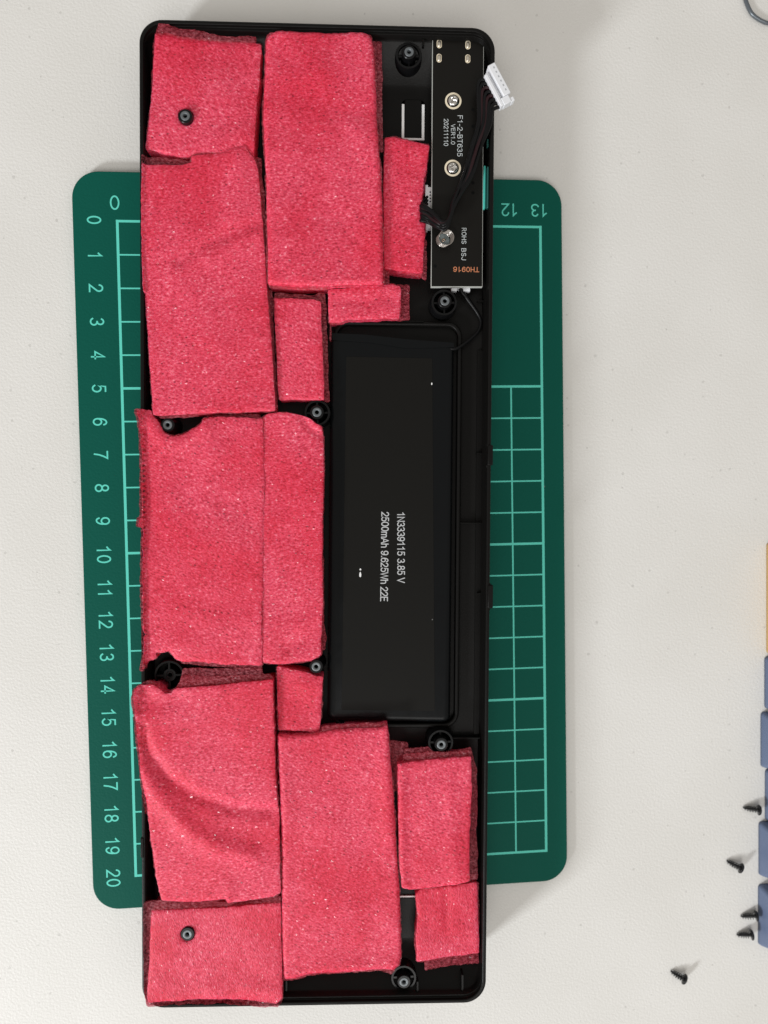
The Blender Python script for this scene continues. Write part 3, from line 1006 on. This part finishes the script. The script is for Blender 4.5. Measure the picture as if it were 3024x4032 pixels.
def soften(poly, cut=0.3):
    P = [np.array(p) for p in poly]
    out = []
    for i, p in enumerate(P):
        a, b = P[i - 1], P[(i + 1) % len(P)]
        la, lb = np.linalg.norm(a - p), np.linalg.norm(b - p)
        if la < 1e-6 or lb < 1e-6:
            continue
        out.append(p + (a - p) * min(0.3, cut / la))
        out.append(p + (b - p) * min(0.3, cut / lb))
    return out


def resample(poly, step, rag, seed):
    out = []
    n = len(poly)
    for i in range(n):
        a, b = poly[i], poly[(i + 1) % n]
        m = max(1, int(round(np.linalg.norm(b - a) / step)))
        for k in range(m):
            out.append(a + (b - a) * (k / m))
    res = []
    for i, p in enumerate(out):
        t = out[(i + 1) % len(out)] - out[i - 1]
        t = np.array([-t[1], t[0]]) / (np.linalg.norm(t) + 1e-9)
        q = Vector((p[0] * 0.45 + seed * 7.1, p[1] * 0.45, seed))
        q2 = Vector((p[0] * 1.6 + seed * 3.3, p[1] * 1.6, seed))
        res.append(p + t * rag * (noise.noise(q) * 1.0 + noise.noise(q2) * 0.9))
    return np.array(res)


def seg_dist(P, A, B):
    """distance of points P (n,2) to segment AB"""
    d = B - A
    L2 = d @ d + 1e-12
    t = np.clip(((P - A) @ d) / L2, 0, 1)
    return np.linalg.norm(P - (A + t[:, None] * d), axis=1)


def poly_dist(P, loop):
    best = np.full(len(P), 1e9)
    for i in range(len(loop)):
        best = np.minimum(best, seg_dist(P, loop[i - 1], loop[i]))
    return best


def rest_height(P):
    """lowest height the foam can have at a point of the case: floor, sloping wall or rim"""
    du, dv = HU - np.abs(P[:, 0]), HV - np.abs(P[:, 1])
    ins = np.minimum(du, dv)
    cor = (du < 6.6) & (dv < 6.6)
    ins = np.where(cor, 6.6 - np.hypot(6.6 - du, 6.6 - dv), ins)
    side = np.interp(ins, [-3.0, 0.0, 1.2, 1.6, 2.4], [0.15, 0.15, 0.15, -6.0, FLOOR + 0.1])
    ends = np.interp(dv, [0.0, 1.3, 2.1, 2.4, 3.0, 12.5, 15.0], [0.15, 0.15, -1.0, -2.8, -3.4, -8.1, FLOOR + 0.1])
    return np.maximum(side, ends)


def inside_many(P, loop):
    x, y = P[:, 0], P[:, 1]
    c = np.zeros(len(P), bool)
    n = len(loop)
    for i in range(n):
        xa, ya = loop[i]
        xb, yb = loop[i - 1]
        if abs(yb - ya) < 1e-12:
            continue
        m = ((ya > y) != (yb > y)) & (x < (xb - xa) * (y - ya) / (yb - ya) + xa)
        c ^= m
    return c


def foam_sheet(name, px, h, mat, parent, seed, thick=None, rnd=0.38, rag=0.16, wave=0.6, holes=(), folds=(), step=0.75, tilt=(0, 0), grow=0.0, zseed=None, keep_in=False):
    zs = seed if zseed is None else zseed
    loop = resample(soften([UV(x, y, h) for x, y in px]), step, rag, seed)
    if grow:
        ar = 0.5 * sum(loop[i - 1][0] * loop[i][1] - loop[i][0] * loop[i - 1][1] for i in range(len(loop)))
        t = np.roll(loop, -1, 0) - np.roll(loop, 1, 0)
        t /= (np.linalg.norm(t, axis=1)[:, None] + 1e-9)
        nr = np.stack([t[:, 1], -t[:, 0]], 1) * (1 if ar > 0 else -1)
        am = np.array([0.55 + 0.9 * noise.noise(Vector((p[0] * 0.12, p[1] * 0.12, seed + 3))) + 0.5 * noise.noise(Vector((p[0] * 1.1, p[1] * 1.1, seed))) for p in loop])
        loop = loop + nr * (grow * am)[:, None]
    if keep_in:
        loop = np.stack([np.clip(loop[:, 0], -HU + 1.7, HU - 1.7), np.clip(loop[:, 1], -HV + 2.6, HV - 2.6)], 1)
    hls = []
    for hx, hy, hr in holes:
        cu, cv = UV(hx, hy, h)
        hls.append(np.array([(cu + hr * (1 + 0.06 * math.sin(3 * a + seed)) * math.cos(a), cv + hr * math.sin(a)) for a in np.linspace(0, 2 * math.pi, 26)[:-1]]))
    lo, hi = loop.min(0), loop.max(0)
    gx, gy = np.meshgrid(np.arange(lo[0], hi[0], step), np.arange(lo[1], hi[1], step))
    gx[::2] += step / 2
    G = np.stack([gx.ravel(), gy.ravel()], 1)
    rs = np.random.RandomState(int(seed * 13) + 5)
    G += rs.uniform(-0.12, 0.12, G.shape)
    G = G[inside_many(G, loop)]
    G = G[poly_dist(G, loop) > step * 0.45]
    for hl in hls:
        G = G[~inside_many(G, hl)]
        G = G[poly_dist(G, hl) > step * 0.45]
    # a few rows close to the border so the edge can be rounded
    pts = [Vector(p) for p in loop]
    edges = [(i, (i + 1) % len(loop)) for i in range(len(loop))]
    for hl in hls:
        n0 = len(pts)
        pts += [Vector(p) for p in hl]
        edges += [(n0 + i, n0 + (i + 1) % len(hl)) for i in range(len(hl))]
    pts += [Vector(p) for p in G]
    vo, eo, fo, _, _, _ = delaunay_2d_cdt(pts, edges, [], 0, 1e-7)
    P = np.array([v[:] for v in vo])
    tri = np.array([f for f in fo])
    cen = P[tri].mean(1)
    keep = inside_many(cen, loop)
    for hl in hls:
        keep &= ~inside_many(cen, hl)
    tri = tri[keep]
    dist = poly_dist(P, loop)
    for hl in hls:
        dist = np.minimum(dist, poly_dist(P, hl) * 1.3)
    z = np.full(len(P), float(h))
    c0 = P.mean(0)
    z += (P - c0) @ np.array(tilt)
    z += np.array([noise.noise(Vector((p[0] * 0.055 + zs * 5, p[1] * 0.055, zs))) * wave + noise.noise(Vector((p[0] * 0.16, p[1] * 0.16 + zs * 9, zs))) * wave * 0.45
                   + noise.noise(Vector((p[0] * 0.6 + zs, p[1] * 0.6, zs))) * wave * 0.12 for p in P])
    for line, depth, width in folds:
        q = [np.array(UV(x, y, h)) for x, y in line]
        d = np.full(len(P), 1e9)
        for i in range(len(q) - 1):
            d = np.minimum(d, seg_dist(P, q[i], q[i + 1]))
        z += depth * np.exp(-(d / width) ** 2)
    k = np.clip(1 - dist / rnd, 0, 1)
    z -= rnd * 0.75 * (1 - np.sqrt(1 - k ** 2 * 0.985))
    bot = rest_height(P)
    if thick is not None:
        bot = np.maximum(bot, z - thick)
    bot = np.minimum(bot, z - 0.15)
    z = np.maximum(z, rest_height(P) + 0.4)
    n = len(P)
    V = [(p[0], p[1], a) for p, a in zip(P, z)] + [(p[0], p[1], a) for p, a in zip(P, bot)]
    Fc = [tuple(int(i) for i in t) for t in tri] + [tuple(int(i) + n for i in t[::-1]) for t in tri]
    cnt = {}
    for t in tri:
        for i in range(3):
            e = (int(t[i]), int(t[(i + 1) % 3]))
            cnt[tuple(sorted(e))] = cnt.get(tuple(sorted(e)), []) + [e]
    for es in cnt.values():
        if len(es) == 1:
            a, b = es[0]
            Fc.append((b, a, a + n, b + n))
    used = sorted({i for f in Fc for i in f})
    mp = {i: j for j, i in enumerate(used)}
    o = mk(name, [V[i] for i in used], [tuple(mp[i] for i in f) for f in Fc], mat, parent, local=True, smooth=True)
    o.data.set_sharp_from_angle(angle=math.radians(55))
    return o


def foam(label, px, h, under=(), mat='h', seed=1, inboard=True, **kw):
    c = np.mean(np.array(px), 0)
    t = thing("foam_pad", K(*UV(c[0], c[1], FLOOR), FLOOR), label, "foam pad", "pink foam pads packed in the case")
    foam_sheet("folded_sheet", px, h, FOAM[mat], t, seed, **kw)
    hol = kw.get('holes', ())
    for i, (dh, gr) in enumerate(((-0.55, 0.42), (-1.5, 0.30))):
        foam_sheet("loose_layer", px, h + dh, FOAM_THIN, t, seed + 0.11 + 0.23 * i, thick=0.35, rnd=0.2, rag=0.22, wave=kw.get('wave', 0.6), step=0.9, grow=gr, holes=hol,
                   folds=kw.get('folds', ()), zseed=seed, keep_in=inboard)
    for i, (upx, dh) in enumerate(under):
        foam_sheet("loose_layer", upx, h + dh, FOAM_THIN, t, seed + 0.37 * (i + 1), thick=0.5, rnd=0.3, rag=0.22, wave=0.3, step=0.9)
    return t


# 1 upper left corner pad
foam("pink foam pad in the top left corner, pierced by a screw boss",
     c1([(232, 190), (330, 183), (420, 213), (600, 235), (800, 250), (950, 252), (1092, 268), (1096, 330), (1083, 450), (1080, 580), (1060, 720), (1048, 950), (1035, 1200), (850, 1190), (560, 1178), (450, 1195), (360, 1178), (250, 1150), (148, 1130), (180, 900), (207, 560)]),
     -1.1, [(c1([(250, 105), (345, 120), (420, 150), (560, 163), (680, 185), (790, 212), (880, 215), (960, 205), (1055, 210), (1056, 262), (800, 256), (600, 242), (420, 222), (330, 192), (236, 200)]), 1.3),
            (c1([(1050, 560), (1122, 560), (1122, 610), (1050, 625)]), -3)],
     'd', 1.1, holes=[(730, 457, 2.25)], folds=[(c1([(700, 1150), (800, 1060), (1000, 1000)]), 0.5, 4.0)])
# 2 long left pad
foam("long pink foam pad at the left below the top left corner pad",
     [(753, 612), (876, 600), (919, 583), (967, 571), (982, 602), (1000, 622)] + c6([(1035, 130), (1050, 300), (1072, 560), (1090, 800), (1100, 1000), (1120, 1250), (1140, 1500), (1160, 1800), (1174, 2045), (900, 2058), (640, 2063), (450, 2073), (245, 2085), (205, 2080), (185, 1800), (165, 1500), (145, 1250), (130, 1050), (122, 800), (118, 400), (121, 95), (300, 95), (430, 100), (508, 75)]),
     -0.2, [(c6([(130, 38), (260, 35), (390, 48), (503, 65), (503, 150), (125, 150)]), -1.2), (c6([(1010, 30), (1062, 38), (1075, 250), (1085, 300), (1100, 560), (1105, 720), (1040, 720)]), -1.6),
            (c6([(1090, 1080), (1150, 1090), (1165, 1500), (1195, 2020), (1140, 2040)]), -3.0), (c6([(240, 2060), (560, 2060), (575, 2090), (260, 2110)]), -1.0)],
     'h', 2.2, folds=[(c6([(1050, 560), (830, 640), (620, 730), (420, 860)]), -0.8, 1.9), (c6([(1040, 640), (850, 710), (640, 800)]), 0.5, 3.5), (c6([(880, 60), (900, 300), (820, 520)]), 0.45, 3.0)], wave=0.5)
# 3 wide top pad
foam("largest upper pink foam pad, wide with rounded top corners, left of the circuit board",
     c2([(95, 260), (108, 205), (138, 172), (180, 157), (300, 165), (500, 168), (620, 178), (800, 165), (900, 172), (940, 190), (958, 215), (975, 300), (990, 500), (1000, 700), (1003, 900), (1015, 1100), (1035, 1350), (1050, 1650)]) + c5([(1408, 100), (1410, 325), (1100, 335), (800, 345), (500, 352), (152, 325)]) + c2([(103, 1650), (98, 1350), (85, 1100), (75, 900), (80, 700), (90, 450)]),
     0.3, [(c2([(950, 250), (1045, 258), (1047, 600), (1052, 1000), (1055, 1150), (990, 1150)]), -2.2), (c5([(150, 290), (800, 290), (800, 383), (700, 392), (400, 385), (165, 372)]), -1.4), (c5([(1390, 100), (1470, 172), (1470, 320), (1390, 330)]), -3.5)],
     'h', 3.3, rnd=1.0, wave=0.7, folds=[(c2([(860, 980), (930, 1120), (1010, 1260)]), 0.5, 3.0), (c2([(400, 700), (650, 800), (900, 820)]), -0.35, 4.0)])
# 4 small pad by the board
foam("small narrow pink foam pad against the left edge of the circuit board",
     c2([(1068, 1042), (1150, 1035), (1215, 1055), (1300, 1075), (1430, 1105), (1420, 1200), (1400, 1350), (1385, 1500)]) + c4([(490, 180), (470, 290), (450, 500), (428, 600), (435, 690), (478, 770), (480, 900), (460, 1100), (456, 1312), (400, 1312), (200, 1285), (32, 1262), (30, 700)]) + c2([(1058, 1400)]),
     -1.9, [(c4([(440, 880), (495, 950), (497, 1392), (430, 1362), (200, 1305), (100, 1280), (440, 1270)]), -1.2)], 'h', 4.4)
# 5 strip above the battery
foam("short wide pink foam strip touching the top edge of the battery tray",
     c5([(805, 385), (1000, 370), (1200, 345), (1500, 325), (1590, 350), (1600, 420), (1595, 600), (1585, 705), (1300, 705), (1000, 715), (960, 740), (820, 748), (810, 600)]),
     -2.4, [(ce([(690, 40), (800, 50), (805, 352), (690, 360)]), -1.3)], 'h', 5.5, folds=[(c5([(900, 500), (1200, 520), (1500, 480)]), -0.5, 1.6)])
# 6 small upright pad
foam("small upright pink foam pad with dark loose edges, left of the battery's upper end",
     c5([(220, 480), (450, 485), (640, 490), (725, 515), (730, 700), (745, 1000), (755, 1300), (765, 1590), (600, 1590), (400, 1580), (330, 1595), (270, 1590), (255, 1300), (245, 1000), (225, 700)]),
     -1.9, [(c5([(222, 420), (400, 430), (650, 455), (720, 420), (775, 425), (780, 540), (230, 560)]), -1.4), (c5([(700, 520), (785, 520), (795, 900), (805, 1250), (820, 1610), (740, 1600)]), -2.0), (c5([(820, 760), (845, 760), (845, 960), (820, 960)]), -3.2)], 'd', 6.6)
# 7 torn middle left pad
foam("torn pink foam pad at the middle left, ragged around two screw bosses",
     cg([(80, 125), (175, 128), (205, 180), (235, 215), (255, 262), (292, 303), (350, 322), (415, 312), (472, 285), (535, 248), (570, 215), (577, 188), (640, 180), (800, 177), (1025, 190), (1030, 400), (1042, 700), (1035, 1000), (1030, 1400), (1020, 1700), (1022, 2000), (1025, 2058), (900, 2058), (700, 2050), (500, 2030), (420, 2030), (370, 2010), (340, 1970), (310, 1950), (215, 1968), (225, 2005), (190, 2020), (165, 2015), (150, 2035), (140, 2080), (112, 2085), (120, 2060), (135, 1960), (130, 1700), (120, 1400), (128, 1150), (125, 1010), (85, 1005), (95, 940), (120, 940), (115, 700), (118, 450), (110, 300), (92, 180)]),
     -0.5, [(cg([(600, 160), (800, 155), (1000, 150), (1025, 200), (620, 200)]), -1.2), (cg([(400, 2020), (700, 2030), (1022, 2040), (1024, 2100), (760, 2075), (420, 2045)]), -1.0)],
     'd', 7.7, False, rag=0.34, folds=[(cg([(150, 200), (300, 380), (480, 360), (580, 260)]), 0.7, 2.4), (cg([(700, 850), (900, 960), (1030, 1100)]), -0.3, 3.5), (cg([(620, 260), (640, 700), (600, 1100)]), 0.35, 5)], wave=0.5)
# 8 middle narrow pad
foam("long narrow pink foam pad along the left side of the battery",
     cg([(1016, 190), (1062, 155), (1150, 140), (1240, 145), (1330, 165), (1390, 190), (1430, 225), (1475, 245), (1485, 320), (1490, 500), (1490, 700), (1480, 1000), (1478, 1300), (1485, 1600), (1470, 1850), (1468, 1980), (1400, 2020), (1250, 2040), (1150, 2050), (1024, 2037), (1006, 1800), (1012, 1400), (1018, 1000), (1025, 700), (1020, 500), (1014, 300)]),
     -0.9, [(cg([(1465, 1170), (1490, 1250), (1490, 1750), (1510, 1850), (1500, 1940), (1455, 1960)]), -2.0)], 'h', 8.8,
     folds=[(cg([(1330, 190), (1420, 280), (1500, 330)]), -0.6, 1.2), (cg([(1380, 190), (1450, 260)]), 0.4, 1.2), (cg([(1480, 1780), (1330, 1880), (1200, 1930)]), -0.4, 2.2), (cg([(1480, 1690), (1330, 1760)]), 0.4, 2.4)], wave=0.45)
# 9 small square pad
foam("smallest squarish pink foam pad beside the lower left corner of the battery",
     cj([(1225, 255), (1300, 270), (1480, 310), (1550, 340), (1600, 340), (1590, 500), (1580, 700), (1568, 808), (1450, 790), (1240, 778), (1230, 600), (1225, 400)]),
     -1.6, [], 'd', 9.9, folds=[(cj([(1600, 430), (1450, 420)]), 0.4, 2)])
# 10 big lower left pad with the curved fold
foam("large lower left pink foam pad with a curved crease, bulging over the case edge",
     cj([(50, 510), (65, 440), (110, 408), (200, 408), (240, 422), (280, 460), (310, 485), (350, 480), (380, 450), (420, 437), (700, 420), (900, 395), (1190, 368), (1195, 600), (1205, 1000), (1225, 1350)]) + ck([(1240, 0), (1248, 400), (1253, 660), (1200, 690), (1000, 720), (900, 730), (822, 740), (806, 697), (700, 720), (550, 735), (350, 730), (280, 720), (255, 640), (235, 520), (215, 380), (190, 200), (167, 0)]) + cj([(160, 1400), (130, 1200), (105, 1000), (85, 850), (65, 650)]),
     0.5, [(cj([(395, 440), (430, 370), (455, 275), (700, 275), (1000, 272), (1100, 278), (1112, 320), (1182, 325), (1192, 410), (420, 460)]), -1.3), (cj([(420, 450), (440, 330), (700, 345), (1000, 330), (1185, 340), (1192, 410)]), -0.7),
          (cj([(66, 440), (150, 375), (200, 370), (245, 415), (235, 440), (110, 430)]), -0.8)],
     'h', 10.3, False, rag=0.20, wave=0.45, folds=[(cj([(100, 780), (190, 1000), (330, 1180), (560, 1320), (850, 1420), (1180, 1440)]), -1.0, 2.0), (cj([(120, 1080), (260, 1320), (440, 1530)]) + ck([(560, 180), (800, 290), (1000, 340)]), 1.1, 3.2), (cj([(80, 560), (250, 560), (400, 520)]), -0.6, 3.0), (ck([(820, 720), (830, 600)]), 0.4, 1.4)])
# 11 bottom left pad
foam("pink foam pad in the bottom left corner, pierced by a screw boss",
     ck([(196, 802), (450, 797), (700, 787), (900, 772), (1000, 757), (1100, 752), (1253, 742), (1258, 1000), (1266, 1300), (1268, 1510), (1225, 1550), (1100, 1545), (950, 1530), (800, 1522), (600, 1525), (400, 1535), (180, 1545), (165, 1480), (185, 1200), (190, 1000)]),
     0.1, [(ck([(140, 725), (260, 717), (600, 735), (820, 735), (900, 748), (1100, 715), (1252, 688), (1255, 780), (210, 840), (210, 1500), (165, 1535), (145, 1450), (140, 1200), (138, 900)]), -0.5)],
     'v', 11.2, False, holes=[(739, 3679, 2.15)], folds=[(ck([(700, 1440), (1000, 1450), (1260, 1480)]), 0.5, 3.0)])
# 12 middle lower pad
foam("tall pink foam pad at the lower middle directly below the battery",
     cl([(110, 502), (250, 507), (400, 502), (560, 472), (700, 447), (900, 432), (1100, 432), (1215, 402), (1225, 500), (1240, 700), (1265, 1000), (1290, 1400), (1310, 1780)]) + cb([(912, 180), (918, 400), (925, 640), (915, 700), (870, 740), (800, 730), (650, 740), (500, 750), (350, 755), (270, 765), (200, 790), (118, 800), (108, 600), (106, 300), (103, 0)]) + cl([(152, 1500), (127, 900), (113, 600)]),
     -0.2, [(cl([(550, 412), (700, 395), (900, 385), (1190, 375), (1215, 395), (1215, 460), (560, 490)]), -0.9), (cb([(720, 715), (860, 770), (885, 735), (800, 700)]), -1.2)],
     'd', 12.1, wave=0.5, rnd=0.8, folds=[(cl([(1200, 420), (1190, 900), (1230, 1500)]), 0.6, 2.4), (cl([(180, 900), (200, 1500), (190, 2000)]), 0.4, 2.4), (cb([(150, 770), (500, 720), (850, 700)]), 0.4, 2.5)])
# 13 right lower pad
foam("right lower pink foam pad with loose dark flaps, below the lower right screw boss",
     cm([(232, 417), (300, 410), (500, 387), (700, 372), (815, 362), (820, 600), (812, 800), (802, 1000), (800, 1200), (805, 1345), (700, 1375), (550, 1395), (430, 1410), (330, 1418), (268, 1395), (247, 1200), (240, 900), (235, 600)]),
     -0.9, [(cm([(170, 235), (300, 245), (315, 250), (312, 420), (260, 430), (225, 640), (205, 640), (195, 500)]), -2.4), (cm([(275, 345), (480, 325), (640, 330), (815, 312), (822, 420), (275, 440)]), -0.9),
            (cm([(285, 302), (480, 285), (520, 325), (640, 325), (815, 287), (830, 360), (858, 450), (866, 800), (855, 950), (870, 1100), (868, 1335), (790, 1345), (790, 420), (285, 400)]), -1.6)],
     'd', 13.2, folds=[(cm([(260, 440), (255, 900), (270, 1380)]), 0.6, 1.6), (cm([(640, 620), (650, 1000), (700, 1340)]), 0.4, 2.5)], wave=0.5)
# 14 bottom right pad
foam("small pink foam pad with upright streaks near the bottom right corner",
     cm([(397, 1440), (422, 1417), (600, 1397), (800, 1367), (865, 1362), (870, 1600), (878, 1800), (878, 1918), (750, 1933), (600, 1950), (450, 1973), (384, 1978), (378, 1800), (392, 1650), (378, 1462)]),
     -1.9, [(cm([(440, 1930), (870, 1890), (878, 2005), (760, 2005), (600, 2030), (450, 2058)]), -0.9), (cm([(372, 1480), (420, 1480), (430, 1900), (372, 1900), (362, 1800), (385, 1660)]), -0.8)],
     'v', 14.4, folds=[(cm([(625, 1420), (620, 1700)]), -0.4, 1.2)])

# ------------------------------------------------------------------ loose screws on the table
SCREWS = [(2924, 3181, 2991, 3190, "black screw lying highest, beside the third blue keycap"),
          (2859.5, 3389.6, 2919.6, 3419.6, "black screw lying alone left of the fourth blue keycap, tip up-left"),
          (2915, 3609.5, 2980, 3606, "upper black screw of the close pair, its head touching the lowest blue keycap"),
          (2899, 3682, 2962, 3681, "lower black screw of the close pair beside the lowest blue keycap"),
          (2639, 3824, 2697, 3857, "black screw lying lowest and furthest left, alone on the white table")]
for tx, ty, hx, hy, lab in SCREWS:
    tip = PZ(tx, ty, 0.35)
    head = PZ(hx, hy, 1.75)
    t = thing("loose_screw", (head[0], head[1], 0), lab, "screw", "small black screws loose on the table")
    ax = (tip - head)
    Ln = np.linalg.norm(ax)
    ax /= Ln
    nn = np.cross(ax, [0, 0, 1.0]); nn /= np.linalg.norm(nn)
    bb = np.cross(ax, nn)
    to = lambda p: tuple(head + nn * p[0] + bb * p[1] + ax * p[2])
    v, f = lathe_vf(0, 0, [(0.2, -0.55), (0.9, -0.5), (1.45, -0.28), (1.72, 0.1), (1.72, 0.35), (1.55, 0.45), (0.8, 0.5)], 28)
    hd = mk("head", [to(p) for p in v], f, MT_SCREW, t, smooth=True)
    hd.data.set_sharp_from_angle(angle=math.radians(50))
    v, f = lathe_vf(0, 0, [(0.75, 0.4), (0.55, 0.8), (0.52, Ln * 0.6), (0.34, Ln * 0.82), (0.05, Ln)], 16)
    mk("shank", [to(p) for p in v], f, MT_SCREW, t, smooth=True)
    hp = []
    for k in range(150):
        q = k / 149
        z = 0.9 + q * (Ln - 1.2)
        rad = np.interp(z, [0, Ln * 0.55, Ln * 0.85, Ln], [0.90, 0.90, 0.60, 0.1])
        hp.append(np.array(to((rad * math.cos(q * 2 * math.pi * 5.2), rad * math.sin(q * 2 * math.pi * 5.2), z))))
    mk("thread", *tube_vf(hp, 0.15, 6), MT_SCREW, t, smooth=True)

# ------------------------------------------------------------------ keycaps at the right edge
KEYS = [(3017, 2135, 2574, 0, "long yellow keycap at the right edge above the blue keycaps", 1), (3009, 2583, 2790, 18, "topmost blue keycap, just below the yellow keycap", 0), (2994, 2802, 3021, 18, "second blue keycap from the top, without a screw near it", 0),
        (3011, 3026, 3230, 18, "third blue keycap, beside the highest loose screw", 0), (2986, 3233, 3447, 18, "fourth blue keycap, just above the gap in the keycap row", 0), (2984, 3480, 3721, 19, "lowest blue keycap, beside the close pair of screws", 0)]
for kx, ya, yb, w, lab, yel in KEYS:
    p0, p1 = PZ(kx, ya, 0.0), PZ(kx, yb, 0.0)
    x_l = (p0[0] + p1[0]) / 2
    y1_, y0_ = p0[1], p1[1]
    x_r = x_l + 18.2
    t = thing("keycap", ((x_l + x_r) / 2, (y0_ + y1_) / 2, 0), lab, "keycap", "keycaps lined up at the right edge")
    rings = []
    for z, i, r in ((0.0, 0.0, 1.2), (1.2, 0.15, 1.3), (4.0, 0.9, 1.7), (7.0, 1.9, 2.0), (8.3, 2.45, 2.1), (8.8, 2.9, 2.0), (8.95, 3.6, 1.8), (8.6, 5.2, 1.4), (8.4, 7.0, 0.8)):
        top = 0.5 * i
        rings.append([(x, y, z) for x, y in rrect(x_l + i, x_r - i, y0_ + i * 0.75, y1_ - i * 1.0, r, 6)])
    mk("cap_body", *rings_vf(rings), MT_KEYY if yel else MT_KEYB, t, smooth=True)

# ------------------------------------------------------------------ grey wire loop, top right corner
lp = [(2928, -60), (2934, -10), (2944, 22), (2958, 50), (2976, 68), (3000, 83), (3026, 92), (3070, 96), (3130, 70), (3160, 10), (3150, -60), (3090, -120), (2990, -130)]
wl = thing("wire_loop", PZ(3040, -10, 0), "thin grey wire loop peeking in at the top right corner", "wire loop")
mk("loop", *tube_vf(catmull([PZ(x, y, 0.7) for x, y in lp], 8, True), 0.62, 10, closed=True), MT_LOOP, wl, smooth=True)
